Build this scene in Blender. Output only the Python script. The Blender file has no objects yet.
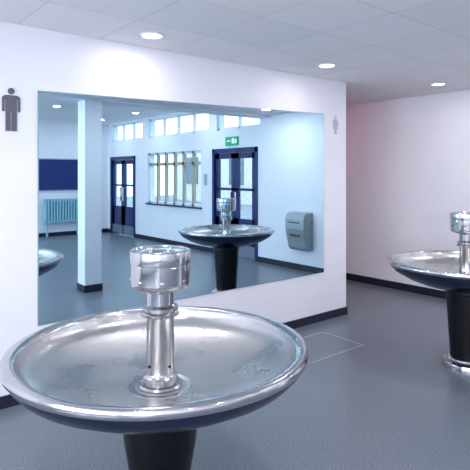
import bpy, bmesh, math, random
from mathutils import Vector, Matrix
random.seed(3)
sc = bpy.context.scene
sc.view_settings.view_transform = 'Standard'

# ---------------------------------------------------------------- materials
def mat(name, color, rough=0.5, metal=0.0, emis=None, estr=0.0, spec=0.5, coat=0.0):
    m = bpy.data.materials.new(name); m.use_nodes = True
    b = m.node_tree.nodes['Principled BSDF']
    b.inputs['Base Color'].default_value = (*color, 1)
    b.inputs['Roughness'].default_value = rough
    b.inputs['Metallic'].default_value = metal
    b.inputs['Specular IOR Level'].default_value = spec
    b.inputs['Coat Weight'].default_value = coat
    if emis:
        b.inputs['Emission Color'].default_value = (*emis, 1)
        b.inputs['Emission Strength'].default_value = estr
    return m

def add_noise(m, scale, c1, c2, detail=4, bump=0.0, rough=None, lo=0.4, hi=0.6, dist=.01):
    nt = m.node_tree; b = nt.nodes['Principled BSDF']
    tc = nt.nodes.new('ShaderNodeTexCoord')
    n = nt.nodes.new('ShaderNodeTexNoise'); n.inputs['Scale'].default_value = scale
    n.inputs['Detail'].default_value = detail
    nt.links.new(tc.outputs['Object'], n.inputs['Vector'])
    if c1:
        r = nt.nodes.new('ShaderNodeValToRGB')
        r.color_ramp.elements[0].position = lo; r.color_ramp.elements[1].position = hi
        r.color_ramp.elements[0].color = (*c1, 1); r.color_ramp.elements[1].color = (*c2, 1)
        nt.links.new(n.outputs['Fac'], r.inputs['Fac'])
        nt.links.new(r.outputs['Color'], b.inputs['Base Color'])
    if bump:
        bp = nt.nodes.new('ShaderNodeBump'); bp.inputs['Strength'].default_value = bump
        bp.inputs['Distance'].default_value = dist
        nt.links.new(n.outputs['Fac'], bp.inputs['Height'])
        nt.links.new(bp.outputs['Normal'], b.inputs['Normal'])
    if rough:
        mr = nt.nodes.new('ShaderNodeMapRange')
        mr.inputs['From Min'].default_value = 0.35; mr.inputs['From Max'].default_value = 0.65
        mr.inputs['To Min'].default_value = rough[0]; mr.inputs['To Max'].default_value = rough[1]
        nt.links.new(n.outputs['Fac'], mr.inputs['Value'])
        nt.links.new(mr.outputs['Result'], b.inputs['Roughness'])
    return m

M_wall = add_noise(mat('wall_paint', (.8,.79,.85), .55), 3, (.81,.79,.855), (.83,.805,.87), bump=0.02)
M_floor = add_noise(mat('speckled_vinyl', (.3,.33,.38), .30), 120, (.07,.09,.125), (.225,.25,.295), detail=3, lo=.34, hi=.66)
M_base = mat('skirting_navy', (.012,.014,.03), .4)
M_navy = mat('door_paint_navy', (.010,.024,.12), .3)
M_frame = mat('window_frame_white', (.75,.77,.8), .4)
M_wfr = mat('window_mullion_tan', (.42,.36,.30), .5)
M_steel = add_noise(mat('polished_steel', (.55,.545,.56), .1, 1.0), 9, None, None, rough=(.13,.20))
# bowl: satin steel with scattered water droplets
M_bowl = mat('wet_satin_steel', (.53,.53,.535), .24, 1.0)
nt = M_bowl.node_tree; b = nt.nodes['Principled BSDF']
tc = nt.nodes.new('ShaderNodeTexCoord')
vo = nt.nodes.new('ShaderNodeTexVoronoi'); vo.inputs['Scale'].default_value = 75; vo.inputs['Randomness'].default_value = 1
n1 = nt.nodes.new('ShaderNodeTexNoise'); n1.inputs['Scale'].default_value = 4; n1.inputs['Detail'].default_value = 3
mr = nt.nodes.new('ShaderNodeMapRange'); mr.inputs['From Min'].default_value=.38; mr.inputs['From Max'].default_value=.12
mr.inputs['To Min'].default_value=0; mr.inputs['To Max'].default_value=1
mk = nt.nodes.new('ShaderNodeMapRange'); mk.inputs['From Min'].default_value=.46; mk.inputs['From Max'].default_value=.60
mu = nt.nodes.new('ShaderNodeMath'); mu.operation='MULTIPLY'
bp = nt.nodes.new('ShaderNodeBump'); bp.inputs['Strength'].default_value=.6; bp.inputs['Distance'].default_value=.002
rr = nt.nodes.new('ShaderNodeMapRange'); rr.inputs['From Min'].default_value=.35; rr.inputs['From Max'].default_value=.65; rr.inputs['To Min'].default_value=.24; rr.inputs['To Max'].default_value=.36
L_=nt.links.new
L_(tc.outputs['Object'],vo.inputs['Vector']); L_(tc.outputs['Object'],n1.inputs['Vector'])
L_(vo.outputs['Distance'],mr.inputs['Value']); L_(n1.outputs['Fac'],mk.inputs['Value'])
L_(mr.outputs['Result'],mu.inputs[0]); L_(mk.outputs['Result'],mu.inputs[1]); L_(mu.outputs[0],bp.inputs['Height'])
L_(bp.outputs['Normal'],b.inputs['Normal']); L_(n1.outputs['Fac'],rr.inputs['Value']); L_(rr.outputs['Result'],b.inputs['Roughness'])

M_dark = mat('black_pedestal', (.003,.003,.005), .32, spec=.25)
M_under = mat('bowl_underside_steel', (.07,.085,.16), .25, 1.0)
M_mirror = mat('mirror_silver', (.58,.79,.89), 0.0, 1.0)
M_medge = mat('mirror_edge', (.25,.33,.36), .3)
M_icon = mat('icon_grey', (.10,.10,.13), .4)
M_icon2 = mat('icon_silver', (.48,.48,.53), .35)
M_lens = mat('lamp_lens', (1,1,1), .4, emis=(1,.98,.97), estr=10)
M_trim = mat('lamp_trim_white', (.8,.8,.82), .35)
M_rad = mat('radiator_paint_blue', (.25,.50,.60), .4)
M_board = add_noise(mat('noticeboard_felt', (.01,.02,.12), .8), 40, (.008,.02,.12), (.015,.035,.18))
M_bframe = mat('noticeboard_frame', (.35,.42,.55), .4)
M_dry = mat('dryer_silver', (.34,.38,.41), .35, .3)
M_dryd = mat('dryer_dark', (.05,.07,.08), .3)
M_green = mat('exit_green', (.0,.30,.12), .4, emis=(.0,.5,.2), estr=.3)
M_white = mat('sign_white', (.9,.9,.9), .4, emis=(1,1,1), estr=.4)
M_notice = mat('notice_card', (.35,.4,.45), .6)
M_facade = add_noise(mat('facade_render', (.6,.5,.4), .9), 6, (.62,.52,.42), (.72,.63,.53))
M_asph = add_noise(mat('asphalt', (.2,.2,.2), .9), 30, (.2,.2,.21), (.3,.3,.31))
M_fglass = mat('facade_glass', (.08,.1,.13), .1)
M_cover = mat('cover_edge', (.45,.46,.50), .4, .3)
M_kick = mat('kick_plate', (.20,.22,.28), .4, .3)

M_glass = bpy.data.materials.new('window_glass'); M_glass.use_nodes = True
nt = M_glass.node_tree; nt.nodes.clear()
o = nt.nodes.new('ShaderNodeOutputMaterial'); mx = nt.nodes.new('ShaderNodeMixShader')
tr = nt.nodes.new('ShaderNodeBsdfTransparent'); gl = nt.nodes.new('ShaderNodeBsdfGlossy')
gl.inputs['Roughness'].default_value = .02; tr.inputs['Color'].default_value = (.9,.95,.97,1)
mx.inputs[0].default_value = .08
nt.links.new(tr.outputs[0], mx.inputs[1]); nt.links.new(gl.outputs[0], mx.inputs[2]); nt.links.new(mx.outputs[0], o.inputs[0])

M_ceil = mat('ceiling_tiles', (.7,.7,.74), .8)
nt = M_ceil.node_tree; b = nt.nodes['Principled BSDF']
tc = nt.nodes.new('ShaderNodeTexCoord'); br = nt.nodes.new('ShaderNodeTexBrick')
br.offset = 0; br.inputs['Scale'].default_value = 1
br.inputs['Brick Width'].default_value = .6; br.inputs['Row Height'].default_value = .6
br.inputs['Mortar Size'].default_value = .005; br.inputs['Mortar Smooth'].default_value = .3
br.inputs['Color1'].default_value = (.82,.80,.82,1); br.inputs['Color2'].default_value = (.87,.85,.87,1)
br.inputs['Mortar'].default_value = (.66,.65,.68,1)
nt.links.new(tc.outputs['Object'], br.inputs['Vector']); nt.links.new(br.outputs['Color'], b.inputs['Base Color'])

# ---------------------------------------------------------------- mesh builder
class B:
    def __init__(s): s.v=[]; s.f=[]; s.m=[]; s.mats=[]
    def mi(s, m):
        if m not in s.mats: s.mats.append(m)
        return s.mats.index(m)
    def add(s, vs, fs, m):
        o=len(s.v); s.v += [tuple(v) for v in vs]; k=s.mi(m)
        for f in fs: s.f.append([i+o for i in f]); s.m.append(k)
    def box(s, x0,x1,y0,y1,z0,z1,m):
        x0,x1=sorted((x0,x1)); y0,y1=sorted((y0,y1)); z0,z1=sorted((z0,z1))
        vs=[(x0,y0,z0),(x1,y0,z0),(x1,y1,z0),(x0,y1,z0),(x0,y0,z1),(x1,y0,z1),(x1,y1,z1),(x0,y1,z1)]
        s.add(vs,[(0,3,2,1),(4,5,6,7),(0,1,5,4),(1,2,6,5),(2,3,7,6),(3,0,4,7)],m)
    def lathe(s, prof, m, seg=96, c=(0,0,0), M=None, closed=False):
        vs=[]; n=len(prof)
        for i in range(seg):
            a=2*math.pi*i/seg
            for r,z in prof:
                p=Vector((r*math.cos(a), r*math.sin(a), z))
                if M: p=M@p
                vs.append((p.x+c[0],p.y+c[1],p.z+c[2]))
        fs=[]
        for i in range(seg):
            j=(i+1)%seg
            for k in range(n-1):
                fs.append((i*n+k, j*n+k, j*n+k+1, i*n+k+1))
        s.add(vs,fs,m)
    def prism(s, pts, f, m):
        n=len(pts); vs=[f(p,0) for p in pts]+[f(p,1) for p in pts]
        fs=[tuple(range(n)), tuple(range(2*n-1,n-1,-1))]+[(i,(i+1)%n,n+(i+1)%n,n+i) for i in range(n)]
        s.add(vs,fs,m)
    def obj(s, name, smooth=False, bevel=0, parent=None, ang=35, loc=None):
        me=bpy.data.meshes.new(name); me.from_pydata(s.v,[],s.f)
        for m in s.mats: me.materials.append(m)
        me.polygons.foreach_set('material_index', s.m)
        bm=bmesh.new(); bm.from_mesh(me); bmesh.ops.remove_doubles(bm, verts=bm.verts, dist=1e-6) if smooth else None
        bmesh.ops.recalc_face_normals(bm, faces=bm.faces); bm.to_mesh(me); bm.free()
        if smooth:
            me.polygons.foreach_set('use_smooth',[True]*len(me.polygons))
            me.set_sharp_from_angle(angle=math.radians(ang))
        ob=bpy.data.objects.new(name, me); sc.collection.objects.link(ob)
        if loc: ob.location=loc
        if bevel:
            md=ob.modifiers.new('bevel','BEVEL'); md.width=bevel; md.segments=3; md.limit_method='ANGLE'
        if parent: ob.parent=parent
        return ob

# ---------------------------------------------------------------- room shell
XR=1.55; XL=-8.2; YB=-9.45; YE=4.2; ZL=2.64; ZH=2.98; YS=-3.12
b=B(); b.box(XL-.2,XR+.2,YB-.2,YE+.2,-.1,0,M_floor); b.obj('floor')
b=B(); b.box(XL,XR,YS+.0,YE,ZL,3.1,M_ceil); b.obj('ceiling')
b=B(); b.box(XL,XR,YB,YS,ZH,3.1,M_ceil); b.obj('ceiling_raised')
b=B(); b.box(XL,0,0,.16,0,ZL,M_wall); b.obj('wall_front')
b=B(); b.box(XL,XR,YB-.2,YB,0,3.1,M_wall); b.obj('wall_back')
b=B(); b.box(XL,XR,YE,YE+.2,0,3.1,M_wall); b.obj('wall_end')
def wall_with_openings(name,xa,xb,ops):
    ys=sorted(set([YB-.2,YE+.2]+[o[0] for o in ops]+[o[1] for o in ops]))
    zs=sorted(set([0,3.1]+[o[2] for o in ops]+[o[3] for o in ops]))
    b=B()
    for i in range(len(ys)-1):
        for j in range(len(zs)-1):
            cy=(ys[i]+ys[i+1])/2; cz=(zs[j]+zs[j+1])/2
            if any(o[0]<cy<o[1] and o[2]<cz<o[3] for o in ops): continue
            b.box(xa,xb,ys[i],ys[i+1],zs[j],zs[j+1],M_wall)
    b.obj(name)
door1=(-9.25,-7.86,0,2.06); win1=(-7.25,-5.03,.9,2.1); door2=(-4.62,-3.25,0,2.1)
cl=[(-9.2,-7.5,2.47,2.92),(-7.21,-4.76,2.47,2.92),(-4.49,-3.2,2.47,2.92)]
wall_with_openings('wall_right',XR,XR+.2,[door1,win1,door2]+cl)
lw=[(-8.6,-5.4,.8,2.5),(-4.8,-1.0,.8,2.5)]  # openings added in the unseen left wall to let soft light in
wall_with_openings('wall_left',XL-.2,XL,lw)
b=B(); b.box(XL,.012,-.012,0,0,.085,M_base); b.box(0,.012,-.012,.16,0,.085,M_base); b.obj('baseboard_front')
b=B()
for a,c in ((YB,door1[0]),(door1[1],door2[0]),(door2[1],YE)): b.box(XR-.012,XR,a,c,0,.1,M_base)
b.obj('baseboard_right')
b=B(); b.box(XL,XR,YB,YB+.012,0,.1,M_base); b.obj('baseboard_back')
b=B(); b.box(XL,XL+.012,YB,0,0,.1,M_base); b.obj('baseboard_left')
b=B(); b.box(XL,XR,YS-.06,YS+.2,2.60,ZH,M_wall); b.obj('ceiling_beam')
b=B(); b.box(-1.89,-1.65,-3.14,-2.90,0,2.60,M_wall)
b.box(-1.902,-1.638,-3.152,-2.888,0,.1,M_base); b.obj('support_column', bevel=.004)

def window(name,o,nx,fr=.05,fm=M_frame,th=.04,transom=None,mm=None,X=XR,sg=1):
    y0,y1,z0,z1=o; x0=X+.05*sg; x1=X+.11*sg; b=B(); mm=mm or fm
    b.box(x0,x1,y0,y0+fr,z0,z1,fm); b.box(x0,x1,y1-fr,y1,z0,z1,fm)
    b.box(x0,x1,y0,y1,z0,z0+fr,fm); b.box(x0,x1,y0,y1,z1-fr,z1,fm)
    for i in range(1,nx):
        y=y0+(y1-y0)*i/nx; b.box(x0,x1,y-th/2,y+th/2,z0,z1,mm)
    if transom: b.box(x0,x1,y0,y1,transom-th/2,transom+th/2,mm)
    b.box(X+.075*sg,X+.081*sg,y0+.01,y1-.01,z0+.01,z1-.01,M_glass)
    b.obj(name)
window('window_1',win1,6,transom=1.83,mm=M_wfr,th=.07)
window('window_2',cl[0],3,fr=.04); window('window_3',cl[1],4,fr=.04); window('window_4',cl[2],2,fr=.04)
window('added_window_5',lw[0],4,X=XL,sg=-1); window('added_window_6',lw[1],5,X=XL,sg=-1)  # left-wall pair is unseen, added for the fill lamps behind it
b=B(); b.box(XR-.05,XR+.05,win1[0]-.04,win1[1]+.04,win1[2]-.035,win1[2],M_navy); b.obj('window_sill',bevel=.004)

def door(name,o):
    y0,y1,z0,z1=o; b=B(); X0=XR-.02; X1=XR+.10
    b.box(X0,X1,y0,y0+.07,0,z1,M_navy); b.box(X0,X1,y1-.07,y1,0,z1,M_navy); b.box(X0,X1,y0,y1,z1-.09,z1,M_navy)
    mid=(y0+y1)/2
    for a,c in ((y0+.075,mid-.004),(mid+.004,y1-.075)):
        xa,xb=XR+.02,XR+.065; st=.11
        b.box(xa,xb,a,a+st,.01,z1-.095,M_navy); b.box(xa,xb,c-st,c,.01,z1-.095,M_navy)
        b.box(xa,xb,a,c,.01,.75,M_navy); b.box(xa,xb,a,c,z1-.2,z1-.095,M_navy)
        b.box(xa,xb,a,c,1.28,1.33,M_navy)
        b.box(xa+.02,xa+.026,a+st,c-st,.75,z1-.2,M_glass)
        b.box(xa-.012,xa,a+.02,c-.02,.03,.25,M_kick)
    for y in (mid-.06,mid+.06):
        b.box(XR-.04,XR-.02,y-.012,y+.012,.9,1.25,M_steel)
        b.box(XR-.03,XR+.03,y-.01,y+.01,.92,.94,M_steel); b.box(XR-.03,XR+.03,y-.01,y+.01,1.21,1.23,M_steel)
    b.obj(name)
door('door_1',door1); door('door_2',door2)

b=B(); b.box(XR-.03,XR,-4.17,-3.80,2.15,2.32,M_green)
b.box(XR-.033,XR-.03,-3.97,-3.90,2.19,2.29,M_white); b.box(XR-.033,XR-.03,-4.12,-4.02,2.23,2.25,M_white)
b.box(XR-.033,XR-.03,-3.88,-3.83,2.19,2.27,M_white); b.obj('exit_sign')
b=B(); b.box(XR-.008,XR,-4.93,-4.78,1.35,1.62,M_frame); b.box(XR-.01,XR-.008,-4.91,-4.80,1.37,1.60,M_notice); b.obj('notice_sign')

# ---------------------------------------------------------------- mirror
b=B()
zlt,zlb,zrt,zrb=2.19,.525,2.256,.53
xl,xr=-3.46,-.398
def quad(e,y0,y1,m):
    vs=[]
    for d in (y1,y0):
        vs+=[(xl-e,d,zlb-e),(xr+e,d,zrb-e),(xr+e,d,zrt+e),(xl-e,d,zlt+e)]
    b.add(vs,[(0,1,2,3),(4,5,6,7),(0,1,5,4),(1,2,6,5),(2,3,7,6),(3,0,4,7)],m)
quad(0.004,-.010,0,M_medge)
quad(0,-.013,-.0105,M_mirror)
b.obj('mirror')

# ---------------------------------------------------------------- pictograms
def circ(cx,cz,r,n=24): return [(cx+r*math.cos(2*math.pi*i/n),cz+r*math.sin(2*math.pi*i/n)) for i in range(n)]
def picto(name,x,z,h,m,woman=False):
    b=B(); f=lambda p,d:(x+p[0]*h, -.001-.006*d, z+p[1]*h)
    b.prism(circ(0,.925,.075),f,m)
    if not woman:
        b.prism([(-.12,.83),(.12,.83),(.17,.81),(.20,.77),(.20,.45),(.15,.45),(.15,.73),(.125,.73),(.125,0.0),(.012,0.0),(.012,.45),(-.012,.45),(-.012,0),(-.125,0),(-.125,.73),(-.15,.73),(-.15,.45),(-.20,.45),(-.20,.77),(-.17,.81)],f,m)
    else:
        b.prism([(-.10,.83),(.10,.83),(.15,.80),(.24,.47),(.19,.45),(.115,.70),(.21,.27),(.09,.27),(.09,0),(.012,0),(.012,.27),(-.012,.27),(-.012,0),(-.09,0),(-.09,.27),(-.21,.27),(-.115,.70),(-.19,.45),(-.24,.47),(-.15,.80)],f,m)
    b.obj(name)
picto('mens_restroom_sign',-3.643,1.896,.297,M_icon)
picto('womens_restroom_sign',-.19,2.05,.20,M_icon2,True)

# ---------------------------------------------------------------- wash fountains
def fountain(name,loc,s=1.0):
    RIM=.871
    b=B(); R=.633
    def L(prof,m,seg,**kw):
        b.lathe([(r*s, 1.6-(1.6-z)*s) for r,z in prof],m,seg,**kw)
    rim=[(R-.056,RIM-.020),(R-.053,RIM-.009),(R-.046,RIM-.003),(R-.037,RIM),(R-.012,RIM),(R-.004,RIM-.003),(R,RIM-.010),(R+.001,RIM-.018),(R,RIM-.028),(R-.005,RIM-.035),(R-.012,RIM-.038)]
    L(rim,M_steel,128)
    bowl=[(.05,RIM-.186),(.12,RIM-.184),(.20,RIM-.177),(.30,RIM-.158),(.39,RIM-.135),(.47,RIM-.110),(.52,RIM-.088),(.553,RIM-.066),(.570,RIM-.042),(R-.056,RIM-.020)]
    L(bowl,M_bowl,128)
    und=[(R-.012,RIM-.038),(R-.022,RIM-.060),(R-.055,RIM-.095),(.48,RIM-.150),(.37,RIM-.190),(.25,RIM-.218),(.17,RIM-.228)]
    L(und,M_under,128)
    zt=1.6-(1.6-(RIM-.222))*s
    b.lathe([(.0,zt),(.180*s,zt),(.180*s,zt-.03),(.166*s,zt-.04),(.155*s,zt-.2),(.137,.16),(.134,.075)],M_dark,64)
    b.lathe([(.134,.078),(.150,.074),(.158,.06),(.185,.05),(.196,.042),(.20,.03),(.20,.0)],M_steel,64)
    z0=RIM-.186; k=1.07
    col=[(.088,z0),(.088,z0+.012),(.082,z0+.019),(.066,z0+.022),(.064,z0+.034),(.070,z0+.038),(.070,z0+.050),(.062,z0+.056),
         (.056,z0+.066),(.055,.985),(.057,.989),(.070,.992),(.076,.996),(.076,1.006),(.070,1.012),(.066,1.014),(.066,1.022),(.072,1.024),(.072,1.032),(.062,1.036),
         (.055,1.042),(.055,1.094),(.062,1.100),(.090,1.106),(.110,1.114),(.118,1.124),(.120,1.138),(.120,1.212),(.1185,1.214),(.1185,1.219),(.122,1.221),(.123,1.226),(.123,1.266),(.121,1.273),(.115,1.277),
         (.106,1.277),(.103,1.271),(.100,1.270),(.070,1.272),(.030,1.275),(.0,1.276)]
    L([(r*k,z) for r,z in col],M_steel,72)
    S=Matrix.Translation((0,0,1.6*(1-s)))@Matrix.Scale(s,4)
    for i in range(8):
        a=2*math.pi*(i+.4)/8
        Mx=S@Matrix.Rotation(a,4,'Z')@Matrix.Translation((.120*k,0,1.150))@Matrix.Rotation(math.radians(90),4,'Y')
        b.lathe([(.008,-.004),(.008,.002),(.006,.003),(.003,.003),(.002,.0),(0,.0)],M_steel,16,M=Mx)
    for i in range(4):
        a=2*math.pi*(i+.1)/4
        Mx=S@Matrix.Rotation(a,4,'Z')@Matrix.Translation((.056*k,0,z0+.10))@Matrix.Rotation(math.radians(90),4,'Y')
        b.lathe([(.006,-.002),(.006,.004),(.0,.005)],M_dark,10,M=Mx)
        Mx=S@Matrix.Rotation(a,4,'Z')@Matrix.Translation((.055,0,1.258))
        b.lathe([(.008,.01),(.008,.019),(.006,.021),(0,.021)],M_steel,12,M=Mx)
    L([(.11,z0+.002),(.11,z0+.005),(.135,z0+.006),(.138,z0+.002)],M_steel,48)
    for i in range(6):
        a=2*math.pi*i/6
        b.lathe([(.009,.045),(.009,.056),(.0,.058)],M_steel,8,c=(.176*math.cos(a),.176*math.sin(a),0))
    return b.obj(name,smooth=True,loc=loc)
fountain('wash_fountain',(-3.420,-1.602,0),1.1)
fountain('wash_fountain',(-.471,-1.632,0),1.0)

# ---------------------------------------------------------------- floor cover
b=B(); x0,x1,y0,y1=-1.45,-.72,-.78,-.27; w=.011
b.box(x0,x1,y0,y0+w,0,.003,M_cover); b.box(x0,x1,y1-w,y1,0,.003,M_cover)
b.box(x0,x0+w,y0,y1,0,.003,M_cover); b.box(x1-w,x1,y0,y1,0,.003,M_cover)
b.box(x0+w,x1-w,y0+w,y1-w,0,.001,M_floor); b.obj('floor_access_cover')

# ---------------------------------------------------------------- radiator / board
b=B(); ya=YB+.06; n=13; xa,xb=-.24,.72
for i in range(n):
    x=xa+(xb-xa)*(i+.5)/n
    b.lathe([(0,.38),(.020,.385),(.026,.40),(.026,.92),(.02,.935),(0,.94)],M_rad,12,c=(x,ya+.04,0))
    b.lathe([(0,.38),(.020,.385),(.026,.40),(.026,.92),(.02,.935),(0,.94)],M_rad,12,c=(x,ya+.11,0))
    b.box(x-.032,x+.032,ya+.02,ya+.13,.90,.96,M_rad); b.box(x-.032,x+.032,ya+.02,ya+.13,.36,.42,M_rad)
b.box(xa,xb,ya+.05,ya+.10,.37,.41,M_rad); b.box(xa,xb,ya+.05,ya+.10,.91,.95,M_rad)
for x in (xa+.08,xb-.08): b.box(x-.02,x+.02,YB,ya+.06,.6,.64,M_rad); b.box(x-.02,x+.02,ya+.05,ya+.1,0,.38,M_rad)
b.obj('column_radiator')
YN=YB+.002
b=B(); b.box(-.33,.74,YN,YN+.02,1.18,1.98,M_board)
for a in ((-.35,.76,1.16,1.185),(-.35,.76,1.975,2.0),(-.35,-.325,1.16,2.0),(.735,.76,1.16,2.0)): b.box(a[0],a[1],YN,YN+.03,a[2],a[3],M_bframe)
b.obj('noticeboard')

# ---------------------------------------------------------------- hand dryer
b=B()
prof=[(0,.36),(.10,.34),(.15,.40),(.17,.50),(.20,.60),(.22,.70),(.22,.86),(.20,.93),(.15,.97),(0,.975)]
b.prism(prof,lambda p,d:(XR-p[0],-2.34+.42*d,p[1]),M_dry)
ob=b.obj('hand_dryer',bevel=.02)
b=B(); b.box(XR-.224,XR-.20,-2.25,-2.01,.80,.82,M_dryd); b.box(XR-.215,XR-.17,-2.24,-2.02,.585,.62,M_dryd)
b.obj('dryer_slots',parent=ob)

# ---------------------------------------------------------------- downlights
K=.36
def downlight(x,y,z,power):
    b=B()
    b.lathe([(.074,0),(.088,0),(.092,-.004),(.090,-.010),(.076,-.010),(.070,-.003),(.068,0)],M_trim,40)
    b.lathe([(0,-.003),(.070,-.003)],M_lens,40)
    ob=b.obj('downlight',smooth=True,loc=(x,y,z))
    L=bpy.data.lights.new('lamp','AREA'); L.shape='DISK'; L.size=.13; L.energy=power*K; L.color=(1,.96,.95)
    lo=bpy.data.objects.new('lamp',L); sc.collection.objects.link(lo); lo.parent=ob; lo.location=(0,0,-.014)
for x,yy in ((-6.35,-.4),(-4.55,-.4),(-2.737,-.351),(-.91,-.49),(.87,-.64)):
    downlight(x,yy,ZL,9)
    downlight(x,-2.3,ZL,38)
    for y in (-4.6,-6.6,-8.4): downlight(x,y,ZH,24)
downlight(-.2,2.4,ZL,30)
L=bpy.data.lights.new('pink_tint_light','POINT'); L.energy=9; L.color=(1,.30,.42); L.shadow_soft_size=.12  # hidden point light added behind the partition to tint the right wall pink
lo=bpy.data.objects.new('pink_tint_light',L); sc.collection.objects.link(lo); lo.location=(.1,1.6,2.35)

# area lamps added outside the invented left-wall windows as soft fill
def fill_light(x,y,z,w_,h_,en,sg,col=(.93,.94,1)):
    L=bpy.data.lights.new('fill_light','AREA'); L.shape='RECTANGLE'; L.size=h_; L.size_y=w_; L.energy=en; L.color=col
    lo=bpy.data.objects.new('fill_light',L); sc.collection.objects.link(lo); lo.location=(x,y,z)
    lo.rotation_euler=(0,math.radians(-90)*sg,0)
for o_ in lw: fill_light(XL-.25,(o_[0]+o_[1])/2,(o_[2]+o_[3])/2,o_[1]-o_[0],o_[3]-o_[2],245,1)

# ---------------------------------------------------------------- outside
b=B(); b.box(XR+.2,30,-30,20,-.12,-.02,M_asph); b.obj('ground_outside')
b=B(); b.box(13,15,-24,8,-.02,4.2,M_facade)
for i in range(14):
    y=-22.5+i*2.1; b.box(12.95,13,y,y+1.2,1.0,2.6,M_fglass)
b.obj('building_facade')

w=bpy.data.worlds.new('sky'); sc.world=w; w.use_nodes=True
bg=w.node_tree.nodes['Background']; bg.inputs[0].default_value=(.84,.90,1,1); bg.inputs[1].default_value=4.2

# ---------------------------------------------------------------- camera
cam=bpy.data.cameras.new('camera'); co=bpy.data.objects.new('camera',cam); sc.collection.objects.link(co)
co.location=(-4.684,-3.696,1.6); co.rotation_euler=(math.radians(90),0,-math.atan2(.6353,.7723))
cam.sensor_width=36; cam.lens=510/470*36; cam.shift_y=-61/470; cam.clip_start=.05
sc.camera=co
